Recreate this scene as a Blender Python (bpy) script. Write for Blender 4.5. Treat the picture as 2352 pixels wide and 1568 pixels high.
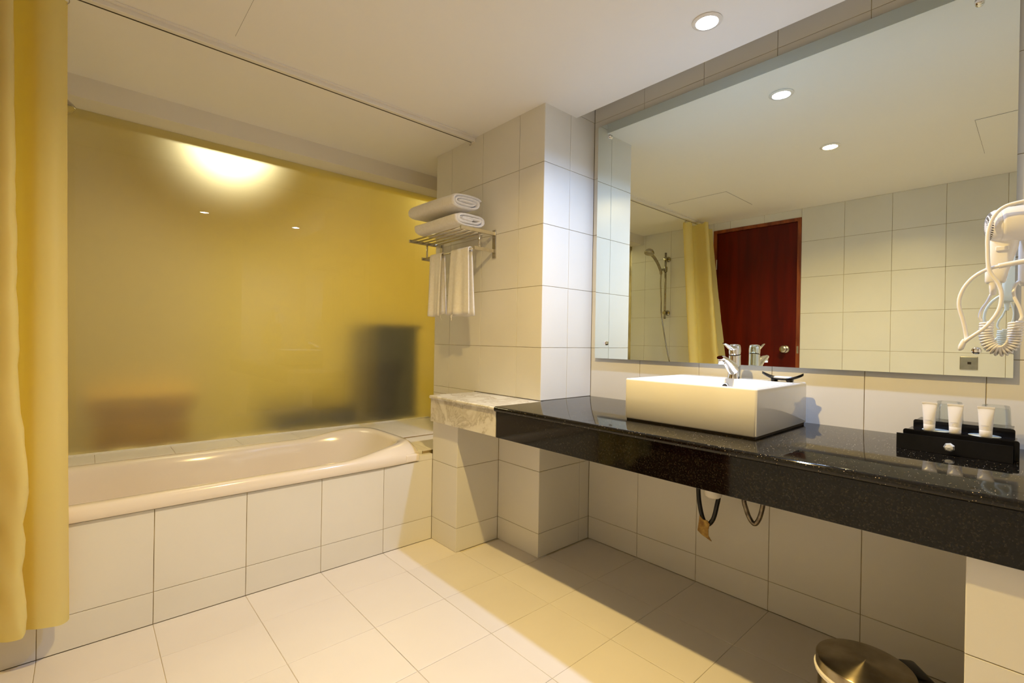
import bpy, bmesh, math, random
from mathutils import Vector, Matrix
random.seed(7)
SC = bpy.context.scene
COL = SC.collection
for o in list(bpy.data.objects):
    bpy.data.objects.remove(o)

# ------------------------------------------------------------------ camera
cam_d = bpy.data.cameras.new('camera')
cam = bpy.data.objects.new('camera', cam_d); COL.objects.link(cam)
rt = Vector((0.74395829, -0.66801334, 0.01685953)); up = Vector((-0.01117418, 0.01279012, 0.99985576)); fw = Vector((0.66813262, 0.74403938, -0.00205081))
M = Matrix((rt, up, -fw)).transposed().to_4x4(); M.translation = (0, 0, 1.02695)
cam.matrix_world = M
cam_d.sensor_fit = 'HORIZONTAL'; cam_d.sensor_width = 36; cam_d.lens = 36 * 1093.173 / 2352
cam_d.clip_start = 0.01
SC.camera = cam
SC.view_settings.view_transform = 'Standard'; SC.view_settings.look = 'None'
SC.view_settings.gamma = 1; SC.view_settings.use_curve_mapping = False
SC.view_settings.exposure = 0.27
SC.cycles.max_bounces = 11; SC.cycles.diffuse_bounces = 6; SC.cycles.glossy_bounces = 5; SC.cycles.transmission_bounces = 6
SC.cycles.sample_clamp_indirect = 6
# ------------------------------------------------------------------ world
w = bpy.data.worlds.new('world'); SC.world = w; w.use_nodes = True
w.node_tree.nodes['Background'].inputs[0].default_value = (1.0, 0.83, 0.5, 1)
w.node_tree.nodes['Background'].inputs[1].default_value = 0.02
# lamps of the room (ceiling downlights); colours and powers
ZC = 2.151
LAMPS = [  # x, y, z, colour, power, category text
    (1.603, 0.795, ZC, (0.40, 0.58, 1.0), 13.8, 'small round white ceiling downlight above the vanity counter'),
    (0.800, 0.812, ZC, (1.0, 0.70, 0.235), 21.5, 'small round warm ceiling downlight near the room centre, seen in the mirror'),
]
BED_LAMP = (0.68, 3.45, 2.30, (1.0, 0.90, 0.60), 21.0)
BED_FILL = (2.80, 3.75, 2.47, (1.0, 0.84, 0.32), 17.0)  # unseen fill light, added to brighten the right bedroom wall

def link(o, parent=None):
    COL.objects.link(o)
    if parent is not None: o.parent = parent
    return o
for i, (x, y, z, c, p, t) in enumerate(LAMPS):
    ld = bpy.data.lights.new('disk_light', 'AREA'); ld.shape = 'DISK'; ld.size = 0.046; ld.energy = p; ld.color = c; ld.spread = math.radians(152)
    lo = link(bpy.data.objects.new('disk_light', ld)); lo.location = (x, y, z - 0.009)
ld = bpy.data.lights.new('disk_light', 'AREA'); ld.shape = 'DISK'; ld.size = 0.16; ld.energy = BED_LAMP[4]; ld.color = BED_LAMP[3]
lo = link(bpy.data.objects.new('bedroom_disk_light', ld)); lo.location = BED_LAMP[:3]
ld = bpy.data.lights.new('disk_light', 'AREA'); ld.shape = 'DISK'; ld.size = 0.16; ld.energy = BED_FILL[4]; ld.color = BED_FILL[3]
lo = link(bpy.data.objects.new('bedroom_disk_light', ld)); lo.location = BED_FILL[:3]  # added fill behind the glass, out of view and without a fixture

# ------------------------------------------------------------------ materials
def mat(name, col=(0.8, 0.8, 0.8), rough=0.5, metal=0.0, **kw):
    m = bpy.data.materials.new(name); m.use_nodes = True
    b = m.node_tree.nodes['Principled BSDF']
    b.inputs['Base Color'].default_value = (*col, 1); b.inputs['Roughness'].default_value = rough; b.inputs['Metallic'].default_value = metal
    for k, v in kw.items():
        b.inputs[k.replace('_', ' ')].default_value = v
    return m
def N(m, t, **kw):
    n = m.node_tree.nodes.new(t)
    for k, v in kw.items():
        if hasattr(n, k): setattr(n, k, v)
        else: n.inputs[k].default_value = v
    return n
def Lk(m, a, b): m.node_tree.links.new(a, b)
def coords(m, kind='Object', scale=None):
    t = N(m, 'ShaderNodeTexCoord')
    return t.outputs[kind]
def geo_pos(m): return N(m, 'ShaderNodeNewGeometry').outputs['Position']
def noise_color(m, c1, c2, scale=3.0, detail=4, lo=0.35, hi=0.65, vec=None, rnd=0.0):
    b = m.node_tree.nodes['Principled BSDF']
    n = N(m, 'ShaderNodeTexNoise'); n.inputs['Scale'].default_value = scale; n.inputs['Detail'].default_value = detail
    Lk(m, vec if vec is not None else geo_pos(m), n.inputs['Vector'])
    r = N(m, 'ShaderNodeValToRGB'); r.color_ramp.elements[0].position = lo; r.color_ramp.elements[1].position = hi
    r.color_ramp.elements[0].color = (*c1, 1); r.color_ramp.elements[1].color = (*c2, 1)
    Lk(m, n.outputs['Fac'], r.inputs['Fac'])
    out = r.outputs['Color']
    if rnd:
        oi = N(m, 'ShaderNodeObjectInfo'); mr = N(m, 'ShaderNodeMapRange'); mr.inputs[3].default_value = 1 - rnd; mr.inputs[4].default_value = 1
        Lk(m, oi.outputs['Random'], mr.inputs[0])
        hs = N(m, 'ShaderNodeHueSaturation'); Lk(m, mr.outputs[0], hs.inputs['Value']); Lk(m, out, hs.inputs['Color']); out = hs.outputs['Color']
    Lk(m, out, b.inputs['Base Color'])
    return n
def bump(m, scale=200, strength=0.2, dist=0.001, vec=None, tex='ShaderNodeTexNoise', detail=3):
    b = m.node_tree.nodes['Principled BSDF']
    n = N(m, tex); n.inputs['Scale'].default_value = scale
    if 'Detail' in n.inputs: n.inputs['Detail'].default_value = detail
    Lk(m, vec if vec is not None else geo_pos(m), n.inputs['Vector'])
    bp = N(m, 'ShaderNodeBump'); bp.inputs['Strength'].default_value = strength; bp.inputs['Distance'].default_value = dist
    Lk(m, n.outputs[0], bp.inputs['Height']); Lk(m, bp.outputs[0], b.inputs['Normal'])

TILE = mat('wall_tile', rough=0.32); noise_color(TILE, (0.755, 0.735, 0.675), (0.795, 0.775, 0.715), 2.2, rnd=0.03); bump(TILE, 9, 0.05, 0.004)
FTILE = mat('floor_tile', rough=0.42); noise_color(FTILE, (0.785, 0.74, 0.69), (0.82, 0.775, 0.725), 2.5, rnd=0.04); bump(FTILE, 12, 0.05, 0.004)
GROUT = mat('grout', (0.36, 0.27, 0.11), 0.9); noise_color(GROUT, (0.20, 0.14, 0.05), (0.52, 0.42, 0.22), 9)
FGROUT = mat('floor_grout', (0.5, 0.43, 0.3), 0.9); noise_color(FGROUT, (0.26, 0.20, 0.11), (0.74, 0.67, 0.52), 4, lo=0.32, hi=0.46)
PAINT = mat('ceiling_paint', (0.80, 0.77, 0.69), 0.7); noise_color(PAINT, (0.90, 0.885, 0.86), (0.92, 0.905, 0.88), 1.3); bump(PAINT, 60, 0.05, 0.001)
BEAMP = mat('beam_paint', (0.70, 0.66, 0.58), 0.7); noise_color(BEAMP, (0.77, 0.74, 0.68), (0.80, 0.77, 0.71), 2)
DARK = mat('dark_gap', (0.03, 0.02, 0.01), 0.8)
CAULK = mat('silicone', (0.78, 0.76, 0.66), 0.5)
CER = mat('sink_ceramic', (0.84, 0.83, 0.80), 0.09, Coat_Weight=0.5); noise_color(CER, (0.83, 0.82, 0.79), (0.85, 0.84, 0.81), 4)
TUBM = mat('tub_acrylic', (0.86, 0.78, 0.68), 0.13, Coat_Weight=0.6); noise_color(TUBM, (0.85, 0.77, 0.67), (0.87, 0.79, 0.69), 3)
CHROME = mat('chrome', (0.86, 0.87, 0.88), 0.06, 1.0); noise_color(CHROME, (0.84, 0.85, 0.86), (0.9, 0.9, 0.9), 30)
STEEL = mat('rack_steel', (0.66, 0.62, 0.52), 0.2, 1.0); noise_color(STEEL, (0.62, 0.58, 0.48), (0.7, 0.66, 0.56), 40)
NICKEL = mat('satin_nickel', (0.50, 0.46, 0.38), 0.28, 1.0); noise_color(NICKEL, (0.46, 0.42, 0.34), (0.54, 0.50, 0.42), 30)
BRUSH = mat('brushed_steel', (0.42, 0.36, 0.26), 0.30, 1.0, Anisotropic=0.95, Anisotropic_Rotation=0.25); noise_color(BRUSH, (0.36, 0.30, 0.20), (0.46, 0.40, 0.29), 25)
_t = N(BRUSH, 'ShaderNodeTangent'); _t.direction_type = 'RADIAL'; _t.axis = 'Z'; Lk(BRUSH, _t.outputs[0], BRUSH.node_tree.nodes['Principled BSDF'].inputs['Tangent'])
MIRROR = mat('mirror_silver', (0.86, 0.93, 0.88), 0.0, 1.0)
EDGEG = mat('glass_edge', (0.30, 0.42, 0.38), 0.15); noise_color(EDGEG, (0.26, 0.38, 0.34), (0.36, 0.48, 0.44), 20)
PLASTW = mat('white_plastic', (0.84, 0.81, 0.76), 0.22); noise_color(PLASTW, (0.83, 0.80, 0.75), (0.85, 0.82, 0.77), 8)
BLACKP = mat('black_acrylic', (0.006, 0.006, 0.008), 0.03)
BLACKP.node_tree.nodes['Principled BSDF'].inputs['Specular IOR Level'].default_value = 0.16; noise_color(BLACKP, (0.005, 0.005, 0.006), (0.01, 0.01, 0.012), 8)
BLACKR = mat('black_plastic', (0.012, 0.011, 0.010), 0.2)
BLACKR.node_tree.nodes['Principled BSDF'].inputs['Specular IOR Level'].default_value = 0.3; noise_color(BLACKR, (0.010, 0.009, 0.008), (0.016, 0.015, 0.013), 20)
RUBBER = mat('hose_steel', (0.20, 0.16, 0.12), 0.3, 0.9); noise_color(RUBBER, (0.12, 0.10, 0.08), (0.26, 0.22, 0.16), 60)
RUST = mat('old_tape', (0.42, 0.24, 0.05), 0.7); noise_color(RUST, (0.28, 0.14, 0.03), (0.55, 0.35, 0.08), 60)
TERRY = mat('terry_cotton', (0.86, 0.80, 0.70), 0.95, Sheen_Weight=0.4); noise_color(TERRY, (0.88, 0.84, 0.77), (0.93, 0.90, 0.85), 90); bump(TERRY, 650, 0.7, 0.003)
SOAPW = mat('white_soap', (0.86, 0.87, 0.85), 0.3); noise_color(SOAPW, (0.84, 0.85, 0.83), (0.88, 0.88, 0.87), 30)
PRINT = mat('grey_print', (0.42, 0.40, 0.38), 0.6)
GLASS = bpy.data.materials.new('thin_clear_glass'); GLASS.use_nodes = True
def _thin():
    nt = GLASS.node_tree; nt.nodes.remove(nt.nodes['Principled BSDF']); mx = nt.nodes.new('ShaderNodeMixShader'); fr = nt.nodes.new('ShaderNodeFresnel'); fr.inputs[0].default_value = 1.5
    t = nt.nodes.new('ShaderNodeBsdfTransparent'); t.inputs[0].default_value = (0.93, 0.95, 0.95, 1); g = nt.nodes.new('ShaderNodeBsdfGlossy'); g.inputs['Roughness'].default_value = 0.02
    sc_ = nt.nodes.new('ShaderNodeMath'); sc_.operation = 'MULTIPLY'; sc_.inputs[1].default_value = 0.4; nt.links.new(fr.outputs[0], sc_.inputs[0]); nt.links.new(sc_.outputs[0], mx.inputs[0]); nt.links.new(t.outputs[0], mx.inputs[1]); nt.links.new(g.outputs[0], mx.inputs[2]); nt.links.new(mx.outputs[0], nt.nodes['Material Output'].inputs[0])
_thin()
CRYST = mat('crystal', (0.92, 0.94, 0.97), 0.03, 0.75)
WPAPER = mat('white_coaster', (0.72, 0.78, 0.80), 0.25); noise_color(WPAPER, (0.42, 0.50, 0.52), (0.60, 0.66, 0.66), 60)

# black galaxy granite
GRAN = mat('black_granite', (0.01, 0.01, 0.01), 0.06)
GRAN.node_tree.nodes['Principled BSDF'].inputs['Specular IOR Level'].default_value = 0.38
def _gran():
    m = GRAN; b = m.node_tree.nodes['Principled BSDF']; pos = geo_pos(m)
    v1 = N(m, 'ShaderNodeTexVoronoi'); v1.inputs['Scale'].default_value = 250; Lk(m, pos, v1.inputs['Vector'])
    sep = N(m, 'ShaderNodeSeparateColor'); Lk(m, v1.outputs['Color'], sep.inputs[0])
    g = N(m, 'ShaderNodeMath', operation='GREATER_THAN'); g.inputs[1].default_value = 0.89; Lk(m, sep.outputs[0], g.inputs[0])
    d = N(m, 'ShaderNodeMath', operation='LESS_THAN'); d.inputs[1].default_value = 0.20; Lk(m, v1.outputs['Distance'], d.inputs[0])
    a = N(m, 'ShaderNodeMath', operation='MULTIPLY'); Lk(m, g.outputs[0], a.inputs[0]); Lk(m, d.outputs[0], a.inputs[1])
    n = N(m, 'ShaderNodeTexNoise'); n.inputs['Scale'].default_value = 240; n.inputs['Detail'].default_value = 3; Lk(m, pos, n.inputs['Vector'])
    r = N(m, 'ShaderNodeValToRGB'); r.color_ramp.elements[0].position = 0.50; r.color_ramp.elements[1].position = 0.80
    r.color_ramp.elements[0].color = (0.0035, 0.003, 0.0025, 1); r.color_ramp.elements[1].color = (0.030, 0.024, 0.016, 1); Lk(m, n.outputs['Fac'], r.inputs['Fac'])
    r2 = N(m, 'ShaderNodeValToRGB'); r2.color_ramp.elements[0].color = (0.75, 0.75, 0.70, 1); r2.color_ramp.elements[1].color = (0.75, 0.52, 0.2, 1); Lk(m, sep.outputs[1], r2.inputs['Fac'])
    mx = N(m, 'ShaderNodeMix', data_type='RGBA'); Lk(m, a.outputs[0], mx.inputs[0]); Lk(m, r.outputs[0], mx.inputs[6]); Lk(m, r2.outputs[0], mx.inputs[7])
    Lk(m, mx.outputs[2], b.inputs['Base Color'])
_gran()
MARB = mat('white_marble', (0.8, 0.78, 0.72), 0.15, Coat_Weight=0.2)
def _marb():
    m = MARB; b = m.node_tree.nodes['Principled BSDF']; pos = geo_pos(m)
    n = N(m, 'ShaderNodeTexNoise'); n.inputs['Scale'].default_value = 6; n.inputs['Detail'].default_value = 9; n.inputs['Roughness'].default_value = 0.6; n.inputs['Distortion'].default_value = 0.7; Lk(m, pos, n.inputs['Vector'])
    r = N(m, 'ShaderNodeValToRGB'); e = r.color_ramp.elements
    e[0].position = 0.38; e[0].color = (0.78, 0.76, 0.68, 1); e[1].position = 0.62; e[1].color = (0.74, 0.71, 0.62, 1)
    for p, c in ((0.455, (0.74, 0.71, 0.62, 1)), (0.492, (0.50, 0.46, 0.36, 1)), (0.512, (0.68, 0.65, 0.56, 1)), (0.56, (0.60, 0.56, 0.46, 1))):
        q = e.new(p); q.color = c
    Lk(m, n.outputs['Fac'], r.inputs['Fac']); Lk(m, r.outputs[0], b.inputs['Base Color'])
_marb()
# shower curtain: thin translucent yellow sheet
CURT = mat('yellow_curtain', (0.86, 0.62, 0.20), 0.5)
def _curt():
    m = CURT; nt = m.node_tree; b = nt.nodes['Principled BSDF']; out = nt.nodes['Material Output']
    tr = N(m, 'ShaderNodeBsdfTranslucent'); tr.inputs[0].default_value = (0.95, 0.71, 0.015, 1)
    mx = N(m, 'ShaderNodeMixShader'); mx.inputs[0].default_value = 0.50
    Lk(m, b.outputs[0], mx.inputs[1]); Lk(m, tr.outputs[0], mx.inputs[2]); Lk(m, mx.outputs[0], out.inputs[0])
    noise_color(m, (0.88, 0.85, 0.40), (0.90, 0.87, 0.44), 3)
    bump(m, 14, 0.12, 0.01)
_curt()
# mahogany door
WOOD = mat('mahogany', (0.12, 0.012, 0.006), 0.34)
WOOD.node_tree.nodes['Principled BSDF'].inputs['Specular IOR Level'].default_value = 0.25
def _wood(m, c1, c2, sx=9, sz=0.9):
    mp = N(m, 'ShaderNodeMapping'); mp.inputs['Scale'].default_value = (sx, sx, sz); Lk(m, geo_pos(m), mp.inputs['Vector'])
    n = noise_color(m, c1, c2, 2.0, 6, 0.3, 0.75, vec=mp.outputs[0]); n.inputs['Distortion'].default_value = 0.4
_wood(WOOD, (0.060, 0.0015, 0.0005), (0.125, 0.005, 0.001))
WOODF = mat('door_frame_wood', (0.2, 0.04, 0.01), 0.35); _wood(WOODF, (0.13, 0.018, 0.004), (0.36, 0.09, 0.018), 14, 2)

# ------------------------------------------------------------------ mesh helpers
def finish(name, bm, m, parent=None, smooth=False, mats=None):
    bmesh.ops.recalc_face_normals(bm, faces=bm.faces)
    me = bpy.data.meshes.new(name); bm.to_mesh(me); bm.free()
    for q in (mats or [m]): me.materials.append(q)
    if smooth:
        for p in me.polygons: p.use_smooth = True
    return link(bpy.data.objects.new(name, me), parent)
def tag(o, label=None, cat=None, group=None, kind=None):
    if label: o['label'] = label
    if cat: o['category'] = cat
    if group: o['group'] = group
    if kind: o['kind'] = kind
    return o
def thing(name, label, cat, loc=(0, 0, 0), group=None):
    o = link(bpy.data.objects.new(name, None)); o.location = loc; o.empty_display_size = 0.05
    tag(o, label, cat, group); bpy.context.view_layer.update(); return o
def wpar(o, parent):   # parent keeping the world-space mesh where it is
    o.parent = parent; o.matrix_parent_inverse = Matrix.Translation(-parent.location) if parent.type == 'EMPTY' else Matrix()
    return o
def bm_box(bm, x0, x1, y0, y1, z0, z1, bev=0.0, seg=1, matrix=None):
    r = bmesh.ops.create_cube(bm, size=1.0)
    vs = r['verts']
    for v in vs:
        v.co = Vector(((x0 + x1) / 2 + v.co.x * (x1 - x0), (y0 + y1) / 2 + v.co.y * (y1 - y0), (z0 + z1) / 2 + v.co.z * (z1 - z0)))
    if bev > 0:
        es = list({e for v in vs for e in v.link_edges})
        r2 = bmesh.ops.bevel(bm, geom=es, offset=bev, segments=seg, affect='EDGES', profile=0.5)
        vs = list({v for f in r2['faces'] for v in f.verts} | {v for v in vs if v.is_valid})
    if matrix is not None:
        bmesh.ops.transform(bm, matrix=matrix, verts=vs)
    return vs
def box(name, x0, x1, y0, y1, z0, z1, m, parent=None, bev=0.0, seg=2, smooth=False, matrix=None):
    bm = bmesh.new(); bm_box(bm, x0, x1, y0, y1, z0, z1, bev, seg, matrix)
    o = finish(name, bm, m, None, smooth)
    if parent is not None: wpar(o, parent)
    return o
def catmull(P, n=8, closed=False):
    P = [Vector(p) for p in P]; out = []; k = len(P)
    rng = range(k) if closed else range(k - 1)
    for i in rng:
        p0 = P[(i - 1) % k] if closed or i > 0 else P[0] * 2 - P[1]
        p1 = P[i]; p2 = P[(i + 1) % k]
        p3 = P[(i + 2) % k] if closed or i + 2 < k else P[-1] * 2 - P[-2]
        for j in range(n):
            t = j / n
            out.append(0.5 * ((2 * p1) + (-p0 + p2) * t + (2 * p0 - 5 * p1 + 4 * p2 - p3) * t * t + (-p0 + 3 * p1 - 3 * p2 + p3) * t ** 3))
    if not closed: out.append(P[-1].copy())
    return out
def bm_rings(bm, rings, cap=True, closed=True):
    vr = [[bm.verts.new(p) for p in r] for r in rings]
    n = len(vr[0])
    for a, b in zip(vr[:-1], vr[1:]):
        for i in range(n if closed else n - 1):
            j = (i + 1) % n
            bm.faces.new((a[i], a[j], b[j], b[i]))
    if cap and closed:
        bm.faces.new(list(reversed(vr[0]))); bm.faces.new(vr[-1])
    return vr
def bm_tube(bm, pts, r, sides=10, cap=True):
    pts = [Vector(p) for p in pts]; rings = []
    up_ = Vector((0, 0, 1)); nrm = None
    for i, p in enumerate(pts):
        d = (pts[min(i + 1, len(pts) - 1)] - pts[max(i - 1, 0)]).normalized()
        if nrm is None:
            a = up_ if abs(d.z) < 0.9 else Vector((1, 0, 0)); nrm = (a - d * a.dot(d)).normalized()
        else:
            nrm = (nrm - d * nrm.dot(d)).normalized()
        bn = d.cross(nrm); rr = r(i / (len(pts) - 1)) if callable(r) else r
        rings.append([p + nrm * (rr * math.cos(2 * math.pi * k / sides)) + bn * (rr * math.sin(2 * math.pi * k / sides)) for k in range(sides)])
    bm_rings(bm, rings, cap)
def tube(name, pts, r, m, parent=None, sides=10, n=8, raw=False):
    bm = bmesh.new(); bm_tube(bm, pts if raw else catmull(pts, n), r, sides)
    o = finish(name, bm, m, None, True)
    if parent is not None: wpar(o, parent)
    return o
def bm_lathe(bm, prof, segs=32, org=(0, 0, 0), axis=(0, 0, 1), cap=False):
    ax = Vector(axis).normalized(); a = Vector((1, 0, 0)) if abs(ax.x) < 0.9 else Vector((0, 1, 0))
    u = (a - ax * a.dot(ax)).normalized(); v = ax.cross(u); org = Vector(org)
    rings = [[org + ax * h + (u * math.cos(2 * math.pi * k / segs) + v * math.sin(2 * math.pi * k / segs)) * max(r, 1e-5) for k in range(segs)] for r, h in prof]
    bm_rings(bm, rings, cap)
    bmesh.ops.remove_doubles(bm, verts=bm.verts, dist=2e-5)
def lathe(name, prof, m, parent=None, segs=32, org=(0, 0, 0), axis=(0, 0, 1), smooth=True):
    bm = bmesh.new(); bm_lathe(bm, prof, segs, org, axis); o = finish(name, bm, m, None, smooth)
    if smooth: autosmooth(o, 48)
    if parent is not None: wpar(o, parent)
    return o
def ring_pts(c, u, v, ru, rv, n=24, e=2.0):
    c = Vector(c); u = Vector(u); v = Vector(v); out = []
    for k in range(n):
        t = 2 * math.pi * k / n; ct, st = math.cos(t), math.sin(t)
        out.append(c + u * (ru * math.copysign(abs(ct) ** (2 / e), ct)) + v * (rv * math.copysign(abs(st) ** (2 / e), st)))
    return out
def loft(name, secs, m, parent=None, n=24, smooth=True, cap=True):
    bm = bmesh.new(); bm_rings(bm, [ring_pts(*s, n=n) if len(s) == 5 else ring_pts(*s[:5], n=n, e=s[5]) for s in secs], cap)
    o = finish(name, bm, m, None, smooth)
    if smooth: autosmooth(o, 55)
    if parent is not None: wpar(o, parent)
    return o
def autosmooth(o, deg=40):
    me = o.data
    for p in me.polygons: p.use_smooth = True
    bm = bmesh.new(); bm.from_mesh(me)
    for e in bm.edges:
        if len(e.link_faces) == 2 and e.calc_face_angle(0) > math.radians(deg): e.smooth = False
    bm.to_mesh(me); bm.free(); return o

# ------------------------------------------------------------------ tiles
_tile_cache = {}
GAP = 0.0020
def tile_mesh(wd, ht, m):
    key = (round(wd, 3), round(ht, 3), m.name)
    if key in _tile_cache: return _tile_cache[key]
    gp = .0014 if m.name == 'floor_tile' else GAP
    a, b, c, d = wd / 2 - gp / 2, ht / 2 - gp / 2, 0.0012, 0.0026
    v = [(-a, -b, -d), (a, -b, -d), (a, b, -d), (-a, b, -d), (-a, -b, -c * .6), (a, -b, -c * .6), (a, b, -c * .6), (-a, b, -c * .6),
         (-a + c, -b + c, 0), (a - c, -b + c, 0), (a - c, b - c, 0), (-a + c, b - c, 0)]
    f = []
    for i in range(4):
        j = (i + 1) % 4; f.append((i, j, j + 4, i + 4)); f.append((i + 4, j + 4, j + 8, i + 8))
    f.append((8, 9, 10, 11))
    me = bpy.data.meshes.new('tile'); me.from_pydata(v, [], f); me.materials.append(m); _tile_cache[key] = me
    return me
def tiles(parent, axis, c, sign, al, zl, m=None, skip=None):
    m = m or TILE
    n = Vector((0, 0, 0))
    if axis == 'z': n.z = sign; u = Vector((1, 0, 0)); v = Vector((0, 1, 0))
    else:
        n['xyz'.index(axis)] = sign; v = Vector((0, 0, 1)); u = v.cross(n)
    al = sorted(al); zl = sorted(zl)
    for a0, a1 in zip(al[:-1], al[1:]):
        for b0, b1 in zip(zl[:-1], zl[1:]):
            if a1 - a0 < 0.012 or b1 - b0 < 0.012: continue
            ac, bc = (a0 + a1) / 2, (b0 + b1) / 2
            if skip and skip(ac, bc): continue
            p = {'x': (c, ac, bc), 'y': (ac, c, bc), 'z': (ac, bc, c)}[axis]
            o = bpy.data.objects.new('tile', tile_mesh(a1 - a0, b1 - b0, m)); COL.objects.link(o)
            j = 0.0012
            uu = (u + n * random.uniform(-j, j)).normalized(); nn = uu.cross((v + n * random.uniform(-j, j)).normalized()).normalized(); vv = nn.cross(uu)
            MM = Matrix((uu, vv, nn)).transposed().to_4x4(); MM.translation = p
            o.parent = parent; o.matrix_local = MM
def slab(name, x0, x1, y0, y1, z0, z1, m=GROUT):
    o = box(name, x0, x1, y0, y1, z0, z1, m); o['kind'] = 'structure'; return o

W = 0.2937; D = 0.0026
ZK = .744; X2 = 1.976; XM = 1.957; X1 = 1.6045; X0 = 1.342; Y1 = 1.579; YK = 1.876; YA = 2.093; Y3 = 2.504; YB = 2.82; YG = 2.965; XL = -0.464; YN = -1.3
ZL = [0.1144 + W * k for k in range(8)]       # 0.114 .408 .702 .995 1.289 1.583 1.877 2.170
ZG0, ZG1 = 0.460, 2.058
# floor
fl = slab('floor', XL - .1, 2.1, YN - .1, 3.05, -0.1, -D, FGROUT)
xs = [XL, -.396, -.1025, .1912, .4849, .7786, 1.0723, 1.366, 1.66, X2]
ys = [YN + .0] + [1.862 - .2925 * k for k in range(10, -1, -1)] + [YA]
tiles(fl, 'z', 0, 1, xs, ys, FTILE, skip=lambda a, b: (a > X1 and b > Y1 + .02) or (a > X0 and b > YK + .02))
# mirror wall
wr = slab('wall_right', X2 + D, 2.1, YN - .1, Y1, 0, 2.5)
yr = [1.283 - W * k for k in range(-1, 9)]; yr = [y for y in yr if y < Y1 - .01] + [Y1, YN]
tiles(wr, 'x', X2, -1, yr, [0] + ZL + [2.45])
# pillar
wp = slab('wall_pillar', X1 + D, 2.1, Y1 + D, Y3, 0, 2.5)
tiles(wp, 'y', Y1, -1, [X1, 1.788, X2], [.744] + ZL[3:] + [2.45])
tiles(wp, 'y', Y1, -1, [X1, 1.9, X2], [0] + ZL[:3])
tiles(wp, 'x', X1, -1, [Y1, 1.754, 2.048, 2.342, Y3], [.744] + ZL[3:])
tiles(wp, 'x', X1, -1, [Y1, YK], [0] + ZL[:2] + [.705])
tiles(wp, 'x', X1, -1, [YA, 2.342, Y3], [.44, .702, .744])
# knee wall under the marble ledge
wk = slab('wall_knee', X0 + D, X1 + D, YK + D, YA + .0, 0, 0.611)
tiles(wk, 'x', X0, -1, [YK, YA], [0] + ZL[:2] + [.609])
tiles(wk, 'y', YK, -1, [X0, X1], [0] + ZL[:2] + [.609])
# tub apron
wa = slab('wall_apron', XL, X0 + D, YA + D, YA + .03, 0, 0.411)
tiles(wa, 'y', YA, -1, [XL, -.396, -.1025, .1912, .4849, .7786, 1.0723, X0], [0, ZL[0], .4095])
# pier under the counter by the camera
pr = slab('wall_pier', 1.335 + D, X2, -.62, .0975 - D, 0, 0.609)
tiles(pr, 'x', 1.335, -1, [-.62, -.49, -.196, .0975], [0] + ZL[:2] + [.608])
tiles(pr, 'y', .0975, 1, [1.335, 1.629, X2], [0] + ZL[:2] + [.608])
# left wall with the door opening
wl = slab('wall_left', XL - .12, XL - D, YN - .1, 1.333, 0, 2.5)
yl = [1.0354 + W * k for k in range(-8, 7)]
DY0, DY1, DZ = 1.333, 2.068, 2.081
tiles(wl, 'x', XL, 1, [YN] + [y for y in yl if YN < y < DY0 - .02] + [DY0], [0] + ZL[:-1] + [ZC])
wl2 = slab('wall_left', XL - .12, XL - D, 1.333, 3.05, DZ, 2.5)
tiles(wl2, 'x', XL, 1, [DY0, 1.623, 1.916, DY1], [DZ, ZC])
wl3 = slab('wall_left', XL - .12, XL - D, DY1, 3.05, 0, DZ)
tiles(wl3, 'x', XL, 1, [DY1, 2.21, 2.504, 2.797, YG], [.44] + ZL[1:-1] + [ZC])
wq = slab('wall_nib', 1.335, X2, -.62, -.205, ZK, 2.5, TILE)
wn = slab('wall_near', XL - .1, 2.1, YN - .1, YN, 0, 2.5, TILE)
# alcove end wall and low wall under the glass
wv = slab('wall_alcove', 2.0, 2.1, Y3, 3.05, 0, 2.5)
tiles(wv, 'x', 2.0 - D, -1, [Y3, 2.797, YG], [.44, .702] + ZL[3:-1] + [ZC])
wb = slab('wall_back', XL, 2.1, YG - .001, 3.05, 0, ZG0)
# beam over the glass, ceiling, shadow gap
cb = slab('trim_1', XL, 2.1, YB, 3.05, ZG1, 2.3, BEAMP)
ce = slab('ceiling', XL - .1, 1.829, YN - .1, YB, ZC, 2.30, PAINT)
ce2 = slab('ceiling', 1.829, 2.1, YN - .1, Y3, 2.42, 2.5, PAINT)
ce3 = slab('ceiling', 1.829, 2.1, Y3, YB, ZC, 2.3, PAINT)
ce4 = slab('ceiling', XL - .1, 1.829, YN - .1, YB + .2, 2.30, 2.5, PAINT)
# ceiling hatches
for lab, (a0, a1, b0, b1) in (('square access hatch in ceiling between curtain rail and room centre', (-.06, .407, 1.57, 2.035)),
                              ('flush ceiling hatch above the camera end, seen only in the mirror', (.068, .66, -.36, .234))):
    h = thing('ceiling_hatch', lab, 'hatch', (a0, b0, ZC))
    box('hatch_seam', a0 - .0014, a1 + .0014, b0 - .0014, b1 + .0014, ZC - .0008, ZC + .001, DARK, h)
    box('hatch_panel', a0, a1, b0, b1, ZC - .0025, ZC - .0006, PAINT, h)
# tub deck: tiled ledge behind and beside the tub
dk = slab('trim_2', XL, 2.0, 2.764, YG, .30, ZG0 - D)
dkb = slab('trim_2', 1.302, 2.0, 2.45, 2.764, .30, ZG0 - D)
tiles(dk, 'z', ZG0, 1, [XL, -.25, .04, .33, .62, .91, 1.2, 1.5, 2.0 - D], [2.45, 2.765, YG], FTILE, skip=lambda a, b: a < 1.4 and b < 2.7)
tiles(dkb, 'z', ZG0, 1, [1.303, 1.5], [2.45, 2.765], FTILE)

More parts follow.
